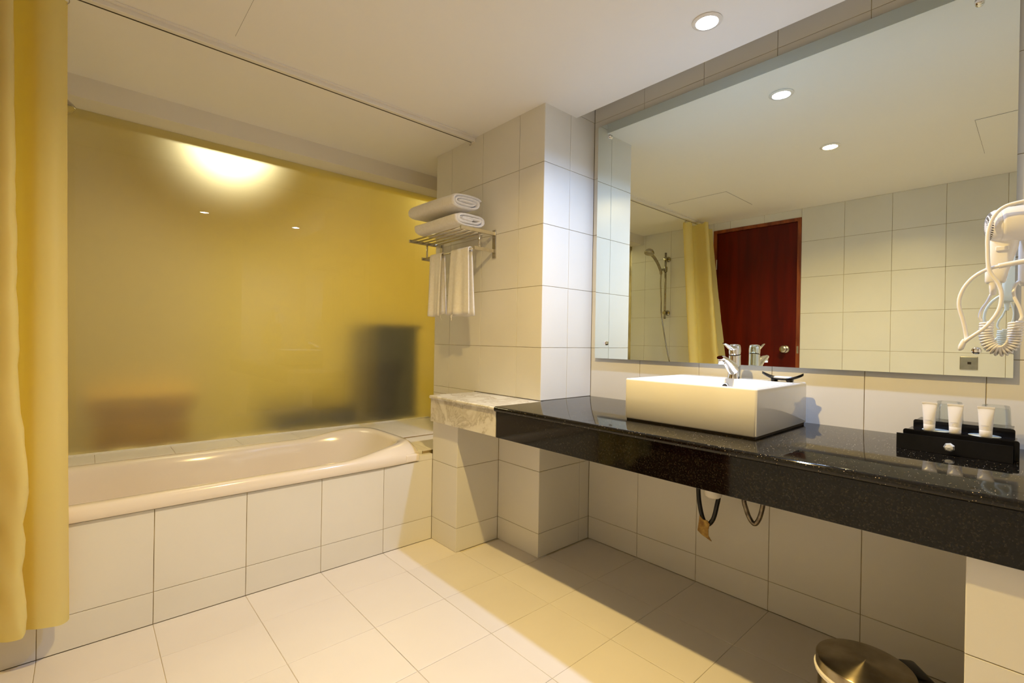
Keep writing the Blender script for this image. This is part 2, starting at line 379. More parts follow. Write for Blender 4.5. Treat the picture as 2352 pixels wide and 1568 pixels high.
slab('trim_2', 1.245, 1.302, 2.13, 2.764, .30, .452, CAULK); slab('trim_2', 1.05, 1.302, 2.718, 2.764, .30, .456, CAULK); slab('trim_3', 1.255, X0, YA + .001, YA + .0305, .41, .437, TILE)
dk2 = slab('trim_3', 1.302, X1, YA + .03, 2.45, .30, .452 - D)
tiles(dk2, 'z', .452, 1, [1.303, X0 + .01, X1], [YA + .03, 2.45], FTILE)
box('silicone', XL, 1.86, YG - .010, YG + .001, ZG0 - .002, ZG0 + .008, CAULK, None, .002)
bpy.data.objects['silicone'].parent = dk

# ------------------------------------------------------------------ frosted glass window
FROST = bpy.data.materials.new('etched_glass'); FROST.use_nodes = True
def _frost():
    m = FROST; b = m.node_tree.nodes['Principled BSDF']
    b.inputs['Base Color'].default_value = (0.94, 0.89, 0.60, 1); b.inputs['Transmission Weight'].default_value = 1; b.inputs['IOR'].default_value = 1.45
    b.inputs['Roughness'].default_value = 0.60
_frost()
CLEARF = mat('glass_face', (0.98, 0.99, 0.96), 0.0, IOR=1.45, Transmission_Weight=1.0)
bm = bmesh.new(); bm_box(bm, XL, 2.0, YG + .002, YG + .012, ZG0, ZG1 + .02)
for f in bm.faces: f.material_index = 1 if f.calc_center_median().y > YG + .011 else 0
wg = finish('window_1', bm, None, mats=[CLEARF, FROST]); wg['kind'] = 'structure'
# beyond the glass: a softly lit bedroom
OCH = mat('ochre_wall', (0.62, 0.40, 0.06), 0.85); noise_color(OCH, (0.74, 0.58, 0.08), (0.82, 0.66, 0.10), 2)
TAN = mat('tan_wall', (0.60, 0.46, 0.20), 0.85); noise_color(TAN, (0.58, 0.45, 0.19), (0.72, 0.57, 0.27), 1.5)
CARP = mat('carpet', (0.34, 0.30, 0.13), 0.95); noise_color(CARP, (0.30, 0.27, 0.11), (0.38, 0.33, 0.16), 20)
DKW = mat('dark_wood', (0.035, 0.018, 0.006), 0.4); _wood(DKW, (0.022, 0.009, 0.001), (0.05, 0.022, 0.004))
ORW = mat('orange_wood', (0.5, 0.22, 0.04), 0.4); _wood(ORW, (0.45, 0.24, 0.012), (0.58, 0.33, 0.03))
slab('wall_bedroom_far', -2.4, .9, 5.2, 5.3, 0, 2.6, TAN); slab('wall_bedroom_far', .9, 4.2, 5.2, 5.3, 0, 2.6, OCH)
slab('wall_bedroom_right', 3.0, 3.1, 3.05, 5.2, 0, 2.6, OCH)
slab('wall_bedroom_left', -2.5, -2.4, 3.05, 5.2, 0, 2.6, TAN)
slab('wall_bedroom_near', -2.4, XL - .12, 3.05, 3.1, 0, 2.6, TAN)
slab('floor', -2.4, 3.1, 3.05, 5.3, -.1, 0, CARP)
slab('ceiling', -2.4, 3.1, 3.05, 5.3, 2.5, 2.6, PAINT)

# ------------------------------------------------------------------ door
dr = box('door_1', XL - .045, XL - .012, DY0 + .03, DY1 - .03, .005, DZ - .03, WOOD, None, .002); dr['kind'] = 'structure'
for nm, a in (('door_frame', (DY0, DY0 + .028, 0, DZ)), ('door_frame', (DY1 - .028, DY1, 0, DZ)), ('door_frame', (DY0 + .028, DY1 - .028, DZ - .028, DZ))):
    box(nm, XL - .1, XL + .006, a[0], a[1], a[2], a[3], WOODF, dr, .002)
box('door_stop', XL - .1, XL - .05, DY0 + .02, DY1 - .02, 0, DZ - .02, WOODF, dr)
for z in (1.72, 1.46, .4):
    lathe('hinge', [(0, 0), (.005, 0), (.005, .09), (0, .09)], NICKEL, dr, 10, (XL + .001, DY1 - .031, z))
k = lathe('door_knob', [(0, -.001), (.034, 0), (.034, .004), (.028, .010), (.013, .016), (.012, .034), (.024, .040), (.029, .050), (.027, .062), (.016, .068), (.014, .064), (0, .063)], NICKEL, dr, 32, (XL - .012, 1.443, .993), (1, 0, 0))
# strike plate on the frame
box('strike_plate', XL + .006, XL + .0075, DY0 + .006, DY0 + .02, .96, 1.02, NICKEL, dr)

# ------------------------------------------------------------------ downlights
for i, (x, y, z, c, p, t) in enumerate(LAMPS):
    d = thing('downlight', t, 'light', (x, y, z), None)
    lathe('trim_ring', [(.034, .001), (.047, .0005), (.050, -.002), (.046, -.005), (.037, -.006), (.034, -.001), (.034, .001)], PLASTW, d, 40, (x, y, z))
    em = bpy.data.materials.new('lamp_lens'); em.use_nodes = True; nt = em.node_tree; nt.nodes.remove(nt.nodes['Principled BSDF'])
    e = nt.nodes.new('ShaderNodeEmission'); e.inputs[0].default_value = (*[.5 + .5 * q for q in c], 1); e.inputs[1].default_value = 70; nt.links.new(e.outputs[0], nt.nodes['Material Output'].inputs[0])
    lathe('lens', [(0, -.006), (.030, -.005), (.0365, -.002), (.0365, .001)], em, d, 32, (x, y, z))
d = thing('downlight', 'warm ceiling light glowing blurred behind the frosted glass', 'light', BED_LAMP[:3])
em2 = em.copy(); em2.node_tree.nodes['Emission'].inputs[1].default_value = 12; em2.node_tree.nodes['Emission'].inputs[0].default_value = (1, .84, .5, 1)
lathe('trim_ring', [(.081, .2), (.081, 0), (.095, -.002), (.097, .004), (.095, .2)], PLASTW, d, 32, BED_LAMP[:3])
lathe('lens', [(0, .003), (.08, .003)], em2, d, 32, BED_LAMP[:3])

# ------------------------------------------------------------------ furniture seen blurred through the frosted glass
cbn = thing('bedroom_cabinet', 'dark brown cabinet blurred behind right part of frosted glass', 'cabinet', (1.6, 3.35, 0))
box('cabinet_body', 1.52, 1.84, 3.12, 3.60, .05, 1.10, DKW, cbn, .004)
box('cabinet_top', 1.50, 1.86, 3.10, 3.62, 1.10, 1.13, DKW, cbn, .004)
box('plinth', 1.54, 1.80, 3.14, 3.58, 0, .05, DKW, cbn)
lb = thing('luggage_bench', 'low dark bench blurred behind frosted glass, left of dark cabinet', 'bench', (1.15, 3.45, 0))
box('bench_top', .90, 1.39, 3.22, 3.70, .44, .56, DKW, lb, .01)
for x in (.92, 1.33):
    for y in (3.24, 3.64): box('leg', x, x + .04, y, y + .04, 0, .44, DKW, lb)
st = thing('side_table', 'orange wooden table blurred behind lower left of frosted glass', 'table', (.25, 3.4, 0))
box('table_top', .0, .48, 3.22, 3.70, .62, .70, ORW, st, .01)
box('drawer_box', .03, .45, 3.25, 3.67, .30, .62, ORW, st, .004)
for x in (.03, .40):
    for y in (3.25, 3.62): box('leg', x, x + .05, y, y + .05, 0, .30, ORW, st)

# ------------------------------------------------------------------ bathtub
def tub():
    t = thing('bathtub', 'cream bathtub with raised rounded headrest set in tiled alcove', 'bathtub', (.4, 2.42, 0))
    xa, xb, ya, yb = XL + .004, 1.30, 2.080, 2.762
    NU = 96
    def loop(inset, z, cx=0, e=5.0, hump=0, x0=xa, x1=xb, y0=ya, y1=yb, waist=0):
        pts = []
        for k in range(NU):
            th = 2 * math.pi * k / NU; ct, st_ = math.cos(th), math.sin(th)
            a = (x1 - x0) / 2 - inset; b = (y1 - y0) / 2 - inset
            x = (x0 + x1) / 2 + a * math.copysign(abs(ct) ** (2 / e), ct)
            y = (y0 + y1) / 2 + b * math.copysign(abs(st_) ** (2 / e), st_)
            s = max(0, min(1, (x - .86) / .34)); s = s * s * (3 - 2 * s)
            zz = z + hump * s * (1 - .35 * max(0, min(1, (2.2 - y) / .14)))
            if waist: y += waist * math.exp(-((x - .42) / .18) ** 2) * (1 if y < (y0 + y1) / 2 else -1)
            pts.append(Vector((x, y, zz)))
        return pts
    H = .038
    R = [loop(.004, .412, e=12), loop(0, .416, e=12), loop(0, .446, e=11, hump=.0), loop(.003, .455, e=9, hump=.004), loop(.010, .461, e=8, hump=.014), loop(.020, .4625, e=7, hump=.028),
         loop(.030, .4625, e=6.2, hump=H), loop(.044, .4615, e=5.2, hump=H), loop(.058, .455, e=4.6, hump=H, x0=xa + .03, waist=.004), loop(.066, .444, e=4.2, hump=H * .9, x0=xa + .05, waist=.01)]
    for s in range(1, 9):
        q = s / 8
        R.append(loop(.068 + .035 * q, .435 - .30 * q, e=4 - .6 * q, hump=H * .7 * (1 - q), x0=xa + .05 + .05 * q, x1=xb - .30 * q ** 1.2, waist=.012 + .02 * math.sin(math.pi * q)))
    R += [loop(.125, .112, e=3.4, x0=xa + .12, x1=xb - .33, waist=.02), loop(.16, .102, e=3.2, x0=xa + .14, x1=xb - .36), loop(.26, .100, e=2.6, x0=xa + .2, x1=xb - .4)]
    bm = bmesh.new(); bm_rings(bm, R, cap=False)
    bm.verts.ensure_lookup_table(); bm.faces.new(bm.verts[-NU:])
    o = finish('tub_shell', bm, TUBM, None, True); wpar(o, t)
    lathe('drain', [(0, .002), (.02, .002), (.024, 0), (.026, -.002)], CHROME, t, 24, (-.1, 2.41, .103))
    bm = bmesh.new(); bm_box(bm, 1.185, 1.262, 2.083, 2.13, .4135, .452, .008, 3)
    wpar(autosmooth(finish('rim_end', bm, TUBM)), t)
tub()

# ------------------------------------------------------------------ curtain rail and curtain
YR = 2.139
rl = thing('curtain_rail', 'white ceiling curtain rail above the bathtub edge', 'rail', (.5, YR, ZC))
box('rail_profile', XL + .001, X1 - .001, YR - .020, YR + .003, ZC - .022, ZC - .0002, PLASTW, rl, .002)
box('rail_lip', XL + .001, X1 - .001, YR + .011, YR + .015, ZC - .020, ZC - .0002, PLASTW, rl, .001)
box('rail_slot', XL + .001, X1 - .001, YR + .003, YR + .011, ZC - .021, ZC - .001, DARK, rl)
box('rail_flange', XL + .001, X1 - .001, YR - .034, YR - .020, ZC - .006, ZC - .0002, PLASTW, rl, .001)
box('end_cap', X1 - .010, X1 - .0005, YR - .022, YR + .021, ZC - .028, ZC - .0002, PLASTW, rl, .002)
tube('end_hook', [(X1 - .016, YR, ZC - .022), (X1 - .016, YR, ZC - .036), (X1 - .020, YR + .004, ZC - .042), (X1 - .025, YR + .002, ZC - .038)], .0016, NICKEL, rl, 6)
def curtain():
    c = thing('shower_curtain', 'pale yellow shower curtain bunched at the left wall', 'curtain', (-.25, 2.12, .1))
    top = [(-.092, 2.172), (-.060, 2.160), (-.055, 2.132), (-.082, 2.104), (-.120, 2.108), (-.158, 2.150), (-.190, 2.166), (-.212, 2.120), (-.190, 2.050), (-.166, 2.008), (-.178, 1.988), (-.215, 2.010), (-.260, 2.085), (-.292, 2.150), (-.325, 2.120), (-.345, 2.07), (-.375, 2.11), (-.400, 2.150), (-.43, 2.11), (-.452, 2.08)]
    bot = [(-.095, 2.050), (-.045, 2.056), (-.026, 2.036), (-.050, 1.998), (-.098, 1.992), (-.128, 2.020), (-.160, 2.045), (-.180, 2.010), (-.150, 1.935), (-.112, 1.868), (-.128, 1.842), (-.180, 1.858), (-.235, 1.895), (-.275, 2.020), (-.305, 1.985), (-.325, 1.915), (-.36, 1.97), (-.392, 2.03), (-.425, 1.96), (-.450, 1.90)]
    n = 7; NZ = 44
    ct = catmull([(a, b, 0) for a, b in top], n); cb_ = catmull([(a, b, 0) for a, b in bot], n); K = len(ct)
    bm = bmesh.new(); rows = []
    for i in range(NZ + 1):
        v = i / NZ; row = []
        s = v ** 1.15
        for k in range(K):
            u = k / (K - 1)
            p = ct[k].lerp(cb_[k], s); sy = min(1, v / .76); p.y = ct[k].y + (cb_[k].y - ct[k].y) * sy ** 1.1
            zt = 2.108 - .006 * math.sin(u * 40) ** 2
            zb = .135 if u < .30 else (.135 + (.20 - .135) * min(1, (u - .30) / .1))
            zb += .008 * math.sin(u * 31 + 1)
            z = zt + (zb - zt) * v
            cr = .0035 * math.sin(z * 17 + u * 9) * math.sin(z * 41 + u * 23) * min(1, v * 2) * (.12 if u < .34 else .5)
            # front flap pinches out around z 0.63
            if .36 < u < .62:
                wgt = math.exp(-((u - .50) / .06) ** 2)
                p = p + Vector((.016, -.010, 0)) * wgt * math.exp(-((z - .64) / .12) ** 2)
                cr *= 1.6
                if z < .66: cr += .0045 * (math.sin(z * 33 + u * 61) * math.sin(z * 71 - u * 37)) * min(1, (.66 - z) / .05)
            row.append(bm.verts.new((p.x + cr, p.y + cr, z)))
        rows.append(row)
    for a, b in zip(rows[:-1], rows[1:]):
        for k in range(K - 1): bm.faces.new((a[k], a[k + 1], b[k + 1], b[k]))
    o = finish('curtain_sheet', bm, CURT, None, True); wpar(o, c)
    # hem
    for k0 in (0, 2, 5, 8, 11, 14, 17):
        i = min(k0 * n, K - 1); p = ct[i]
        tube('curtain_hook', [(p.x, p.y, 2.095), (p.x + .006, p.y, 2.105), (p.x + .004, (p.y + YR) / 2, 2.122), (p.x, YR - .0005, 2.125), (p.x, YR - .0005, 2.1288)], .0014, NICKEL, c, 6, 5)
curtain()

DCHR = mat('shower_chrome', (0.40, 0.38, 0.32), 0.12, 1.0); noise_color(DCHR, (0.36, 0.34, 0.28), (0.46, 0.43, 0.36), 30)
# ------------------------------------------------------------------ shower set on the left wall
def shower():
    t = thing('hand_shower', 'chrome hand shower on riser rail with hose, beside the yellow curtain', 'shower', (XL, 2.53, 1.3))
    xr, y = XL + .055, 2.53
    tube('riser_rail', [(xr, y, 1.27), (xr, y, 1.93)], .0105, DCHR, t, 16, 1)
    for z in (1.33, 1.87):
        lathe('wall_bracket', [(0, 0), (.026, 0), (.026, .010), (.014, .020), (.013, .052), (.016, .056), (.016, .070), (0, .072)], DCHR, t, 24, (XL + .001, y, z), (1, 0, 0))
    lathe('slider', [(0, -.028), (.018, -.026), (.020, 0), (.018, .026), (0, .028)], DCHR, t, 20, (xr, y, 1.765))
    tube('slider_arm', [(xr, y, 1.765), (xr + .035, y + .012, 1.760), (xr + .06, y + .015, 1.75)], .011, DCHR, t, 12)
    hb = [(xr + .052, y + .018, 1.715), (xr + .070, y + .012, 1.745), (xr + .14, y, 1.80), (xr + .22, y - .01, 1.848), (xr + .29, y - .016, 1.875)]
    o = tube('shower_handle', hb, lambda s: .0125 + .003 * s, DCHR, t, 16)
    ax = Vector((.35, -.1, -.93)).normalized(); c = Vector((xr + .325, y - .018, 1.893))
    h = lathe('shower_head', [(0, -.026), (.022, -.024), (.036, -.014), (.046, .006), (.047, .014), (.044, .018), (0, .018)], DCHR, t, 32, c, ax)
    f = lathe('spray_face', [(0, .0195), (.038, .0195), (.041, .018)], NICKEL, t, 32, c, ax)
    tube('shower_hose', [(xr + .052, y + .018, 1.715), (xr + .045, y + .025, 1.62), (xr + .02, y + .03, 1.45), (xr + .02, y + .028, 1.33), (xr + .025, y + .0, 1.18), (xr + .04, y - .045, 1.0), (xr + .05, y - .085, .86), (xr + .05, y - .12, .72), (xr - .03, y - .13, .60)], .0065, DCHR, t, 10)
    lathe('wall_outlet', [(0, 0), (.022, 0), (.022, .008), (.012, .014), (.012, .03), (0, .03)], DCHR, t, 20, (XL + .001, y - .13, .60), (1, 0, 0))
shower()

# ------------------------------------------------------------------ switch plate on the left wall (seen in mirror)
sw = thing('switch_plate', 'square brushed metal wall plate with small black slot, seen in mirror', 'switch', (XL, .324, .927))
box('plate', XL, XL + .007, .281, .368, .884, .971, NICKEL, sw, .003)
box('slot', XL + .006, XL + .0085, .312, .330, .920, .936, DARK, sw)

# ------------------------------------------------------------------ vanity counter
CX = 1.3145; ZK = .744
vc = thing('vanity_counter', 'black speckled granite counter with deep front apron along mirror wall', 'counter', (1.6, .6, ZK))
def edge_slab(name, x0, x1, y0, y1, z0, z1, m, parent, r=.010):
    # slab whose front (x0) edge is a bullnose
    bm = bmesh.new(); prof = []
    c = (z0 + z1) / 2; h = (z1 - z0) / 2
    for k in range(9):
        a = math.pi / 2 + math.pi * k / 8
        prof.append((x0 + r + r * math.cos(a), c + h * math.sin(a)))
    prof += [(x1, z0), (x1, z1)]
    bm_rings(bm, [[Vector((p[0], y, p[1])) for p in prof] for y in (y0, y1)])
    o = finish(name, bm, m); autosmooth(o, 50); wpar(o, parent); return o
edge_slab('worktop', CX - .012, X2 - .001, -.62, 1.560, ZK - .022, ZK, GRAN, vc)
box('front_apron', CX, CX + .02, -.62, 1.558, .611, ZK - .022, GRAN, vc, .0015)
edge_slab('worktop', X1 + .0005, X2 - .001, 1.560, Y1 - .0005, ZK - .022, ZK, GRAN, vc)
ml = thing('marble_ledge', 'short white veined marble ledge at left end of black counter', 'ledge', (1.45, 1.8, ZK))
edge_slab('ledge_top', CX - .010, X1 - .001, 1.561, 2.075, ZK - .018, ZK - .0015, MARB, ml, .008)
box('ledge_front', CX - .001, CX + .02, 1.561, 1.800, .612, ZK - .018, MARB, ml, .001)
box('ledge_front', CX - .001, CX + .02, 1.8015, 2.073, .612, ZK - .018, MARB, ml, .001)
box('ledge_end', CX + .02, X1 - .001, 2.055, 2.073, .612, ZK - .018, MARB, ml, .001)

# ------------------------------------------------------------------ mirror
mr = thing('wall_mirror', 'large frameless mirror held by four chrome bolts above the counter', 'mirror', (XM, .8, .944))
bm = bmesh.new(); bm_box(bm, XM, XM + .006, .0535, 1.5394, .9444, 2.1293)
for f in bm.faces: f.material_index = 0 if f.calc_center_median().x < XM + .001 else 1
wpar(finish('mirror_glass', bm, None, mats=[MIRROR, EDGEG]), mr)
for y, z in ((1.465, 2.058), (1.47, 1.021), (.136, 2.050), (.129, 1.020)):
    lathe('mirror_bolt', [(0, .0), (.005, 0), (.005, .0125), (.014, .0125), (.016, .0135), (.016, .0155), (0, .0165)] if 0 else [(.006, -.019), (.006, 0), (.0105, .0002), (.0115, .003), (.0105, .009), (.007, .011), (0, .0115)], CHROME, mr, 24, (XM, y, z), (-1, 0, 0))

# ------------------------------------------------------------------ vessel sink
def sink():
    t = thing('vessel_sink', 'rectangular white ceramic vessel sink on the black counter', 'sink', (1.7, .79, ZK))
    x0, x1, y0, y1, z0, z1 = 1.478, 1.926, .560, 1.021, ZK + .007, .896
    def rect(a0, a1, b0, b1, z, r, n=5):
        pts = []
        for (cx, cy, s) in ((a1 - r, b1 - r, 0), (a0 + r, b1 - r, 1), (a0 + r, b0 + r, 2), (a1 - r, b0 + r, 3)):
            for k in range(n):
                an = math.pi / 2 * (s + k / (n - 1)); pts.append(Vector((cx + r * math.cos(an), cy + r * math.sin(an), z)))
        return pts
    rim = .013; bx = .105
    R = [rect(x0 + .004, x1 - .004, y0 + .004, y1 - .004, z0, .008), rect(x0, x1, y0, y1, z0 + .004, .009), rect(x0, x1, y0, y1, z1 - .006, .009), rect(x0 + .001, x1 - .001, y0 + .001, y1 - .001, z1 - .002, .009), rect(x0 + .004, x1 - .004, y0 + .004, y1 - .004, z1, .009),
         rect(x0 + rim - .003, x1 - bx, y0 + rim - .003, y1 - rim + .003, z1, .012), rect(x0 + rim, x1 - bx - .003, y0 + rim, y1 - rim, z1 - .003, .014),
         rect(x0 + rim + .004, x1 - bx - .008, y0 + rim + .004, y1 - rim - .004, z1 - .07, .02), rect(x0 + rim + .012, x1 - bx - .016, y0 + rim + .012, y1 - rim - .012, z1 - .098, .03),
         rect(x0 + rim + .035, x1 - bx - .04, y0 + rim + .035, y1 - rim - .035, z1 - .108, .04), rect(1.66, 1.70, .77, .81, z1 - .112, .018)]
    bm = bmesh.new(); bm_rings(bm, R, cap=True)
    wpar(autosmooth(finish('basin', bm, CER), 50), t)
    box('sealant', x0 + .006, x1 - .006, y0 + .006, y1 - .006, ZK + .0003, z0 + .0005, DARK, t)
    lathe('overflow_ring', [(.009, .001), (.010, .004), (.013, .005), (.0155, .002), (.0155, -.002)], CHROME, t, 24, (x1 - bx - .006, .803, z1 - .030), (-1, 0, .06))
    lathe('overflow_hole', [(0, .0015), (.0095, .0015)], DARK, t, 20, (x1 - bx - .0055, .803, z1 - .030), (-1, 0, .06))
    lathe('drain', [(0, .004), (.014, .004), (.019, .001), (.021, -.001)], CHROME, t, 24, (1.68, .79, z1 - .111))
sink()
# ------------------------------------------------------------------ faucet
def faucet():
    x, y, z = 1.862, .79, .896
    t = thing('basin_faucet', 'chrome single lever faucet standing on white sink', 'faucet', (x, y, z))
    ux, uy = (1, 0, 0), (0, 1, 0)
    loft('faucet_body', [((x, y, z), ux, uy, .026, .026), ((x, y, z + .004), ux, uy, .026, .026), ((x + .001, y, z + .012), ux, uy, .024, .0235), ((x + .001, y, z + .04), ux, uy, .0225, .022), ((x + .001, y, z + .075), ux, uy, .022, .021), ((x + .001, y, z + .090), (1, 0, .18), uy, .022, .021)], CHROME, t, 28)
    loft('faucet_gap', [((x + .001, y, z + .088), (1, 0, .18), uy, .0195, .0185), ((x + .001, y, z + .096), (1, 0, .18), uy, .0195, .0185)], DARK, t, 24)
    # lever cap
    loft('lever', [((x + .001, y, z + .0935), (1, 0, .18), uy, .0215, .0205), ((x + .001, y, z + .104), (1, 0, .18), uy, .023, .0215), ((x + .0, y, z + .118), (1, 0, .05), uy, .0225, .021), ((x, y, z + .128), (1, 0, 0), uy, .020, .019), ((x, y, z + .131), (1, 0, 0), uy, .014, .014)], CHROME, t, 28)
    loft('lever_blade', [((x - .004, y, z + .118), uy, (0, 0, 1), .017, .010), ((x - .030, y, z + .117), uy, (.2, 0, 1), .0145, .009), ((x - .052, y, z + .122), uy, (.25, 0, 1), .011, .005), ((x - .075, y, z + .129), uy, (.3, 0, 1), .0085, .003), ((x - .094, y, z + .134), uy, (.2, 0, 1), .006, .0018)], CHROME, t, 20)
    # spout
    loft('spout', [((x - .0, y, z + .032), uy, (0.5, 0, 1), .020, .024), ((x - .030, y, z + .046), uy, (.55, 0, 1), .019, .019), ((x - .060, y, z + .062), uy, (.5, 0, 1), .017, .0135), ((x - .085, y, z + .072), uy, (.4, 0, 1), .016, .0115), ((x - .112, y, z + .079), uy, (.25, 0, 1), .0155, .010), ((x - .124, y, z + .081), uy, (.2, 0, 1), .012, .007)], CHROME, t, 24)
    lathe('aerator', [(0, -.010), (.0115, -.010), (.0125, -.008), (.0125, .012), (0, .012)], CHROME, t, 24, (x - .110, y, z + .066))
faucet()
# ------------------------------------------------------------------ soap dish
def dish():
    cx, cy, z = 1.866, .622, .896
    t = thing('soap_dish', 'black curved soap dish with upturned tips on sink corner', 'dish', (cx, cy, z))
    bm = bmesh.new(); rows = []
    ny, nx = 20, 10
    for side in (0, 1):
        g = []
        for i in range(ny + 1):
            v = -1 + 2 * i / ny; wdt = .030 * (1 - abs(v) ** 2.5 * .94)
            row = []
            for j in range(nx + 1):
                u = -1 + 2 * j / nx
                zz = z + .0075 + .020 * abs(v) ** 2.4 + .006 * u * u - (.003 if side else 0)
                row.append(bm.verts.new((cx + wdt * u, cy + .068 * v, zz)))
            g.append(row)
        rows.append(g)
    for g in rows:
        for i in range(ny):
            for j in range(nx): bm.faces.new((g[i][j], g[i + 1][j], g[i + 1][j + 1], g[i][j + 1]))
    a, b = rows
    per = [(0, j) for j in range(nx)] + [(i, nx) for i in range(ny)] + [(ny, j) for j in range(nx, 0, -1)] + [(i, 0) for i in range(ny, 0, -1)]
    for q in range(len(per)):
        (i, j), (k, l) = per[q], per[(q + 1) % len(per)]
        bm.faces.new((a[i][j], a[k][l], b[k][l], b[i][j]))
    wpar(finish('dish_shell', bm, BLACKR, None, True), t)
    for s in (-1, 1):
        loft('foot', [((cx, cy + s * .026, z - .0002), (1, 0, 0), (0, 1, 0), .022, .008), ((cx, cy + s * .024, z + .0085), (1, 0, 0), (0, 1, 0), .024, .012)], BLACKR, t, 20)
    so = thing('soap_bar', 'small white wrapped soap lying in the black dish', 'soap', (cx, cy, z + .008))
    bm = bmesh.new(); bm_box(bm, cx - .017, cx + .017, cy - .028, cy + .024, z + .0075, z + .0185, .004, 3)
    wpar(autosmooth(finish('soap', bm, SOAPW), 40), so)
dish()

# ------------------------------------------------------------------ under-counter plumbing
t = thing('drain_trap', 'white plastic drain trap under the sink, below counter edge', 'pipe', (1.79, .82, .60))
lathe('trap_cup', [(0, 0), (.022, .001), (.030, .008), (.032, .02), (.032, .05), (.036, .052), (.036, .07), (.017, .075), (.017, .17), (0, .17)], PLASTW, t, 28, (1.772, .822, .447))
tube('waste_pipe', [(1.787, .822, .50), (1.90, .822, .505), (X2 - .001, .822, .505)], .016, PLASTW, t, 14)
def hose(name, lab, pts, m):
    t = thing(name, lab, 'hose', pts[len(pts) // 2]); tube('hose_loop', pts, .0085, m, t, 12); return t
h1 = hose('supply_hose', 'dark braided supply hose loop with brown tape, left under counter', [(1.82, .905, .720), (1.82, .905, .60), (1.82, .905, .472), (1.82, .9, .404), (1.82, .886, .345), (1.82, .867, .320), (1.82, .843, .348), (1.82, .829, .406), (1.828, .828, .449), (1.838, .856, .50), (1.86, .880, .57), (1.90, .885, .60), (X2 - .001, .885, .60)], BLACKR)
hose('supply_hose', 'plain steel supply hose loop, right of the taped one', [(1.86, .755, .720), (1.86, .752, .60), (1.86, .746, .452), (1.86, .738, .413), (1.86, .723, .377), (1.86, .705, .361), (1.86, .69, .383), (1.86, .68, .421), (1.86, .675, .454), (1.89, .67, .54), (1.93, .67, .58), (X2 - .001, .67, .585)], RUBBER)
bm = bmesh.new()
tp = [(.892, .352), (.897, .318), (.898, .292), (.882, .279), (.860, .270), (.842, .266), (.856, .282), (.858, .303), (.850, .330), (.862, .340), (.878, .338)]
f1 = [bm.verts.new((1.808 + .003 * math.sin(i * 2.1), a, b)) for i, (a, b) in enumerate(tp)]; f2 = [bm.verts.new((1.812 + .003 * math.sin(i * 2.1), a, b)) for i, (a, b) in enumerate(tp)]
bm.faces.new(f1); bm.faces.new(list(reversed(f2)))
for i in range(len(tp)): j = (i + 1) % len(tp); bm.faces.new((f1[i], f1[j], f2[j], f2[i]))
tpo = finish('tape_scrap', bm, RUST); wpar(tpo, h1); tpo['label'] = 'torn brown tape wrapped on hose'

# ------------------------------------------------------------------ towel rack
def rack():
    t = thing('towel_rack', 'steel wall towel shelf with bars and lower hanging rail', 'rack', (X1, 2.18, 1.55))
    ya, yb = 1.935, 2.435; xf, zt = 1.385, 1.592
    for y in (ya, yb):
        box('wall_plate', X1 - .007, X1, y - .014, y + .014, 1.458, 1.606, STEEL, t, .0015)
        box('shelf_arm', xf - .004, X1 - .007, y - .005, y + .005, zt - .014, zt + .004, STEEL, t, .001)
        box('lower_arm', 1.466, X1 - .007, y - .005, y + .005, 1.487, 1.505, STEEL, t, .001)
        tube('post', [(1.500, y, zt - .012), (1.500, y, 1.503)], .005, STEEL, t, 12, 1)
    for k in range(5):
        x = xf + .004 + k * .042
        tube('shelf_bar', [(x, ya + .004, zt - .004), (x, yb - .004, zt - .004)], .0048, STEEL, t, 12, 1)
    tube('hanging_bar', [(1.474, ya + .004, 1.496), (1.474, yb - .004, 1.496)], .0048, STEEL, t, 12, 1)
rack()
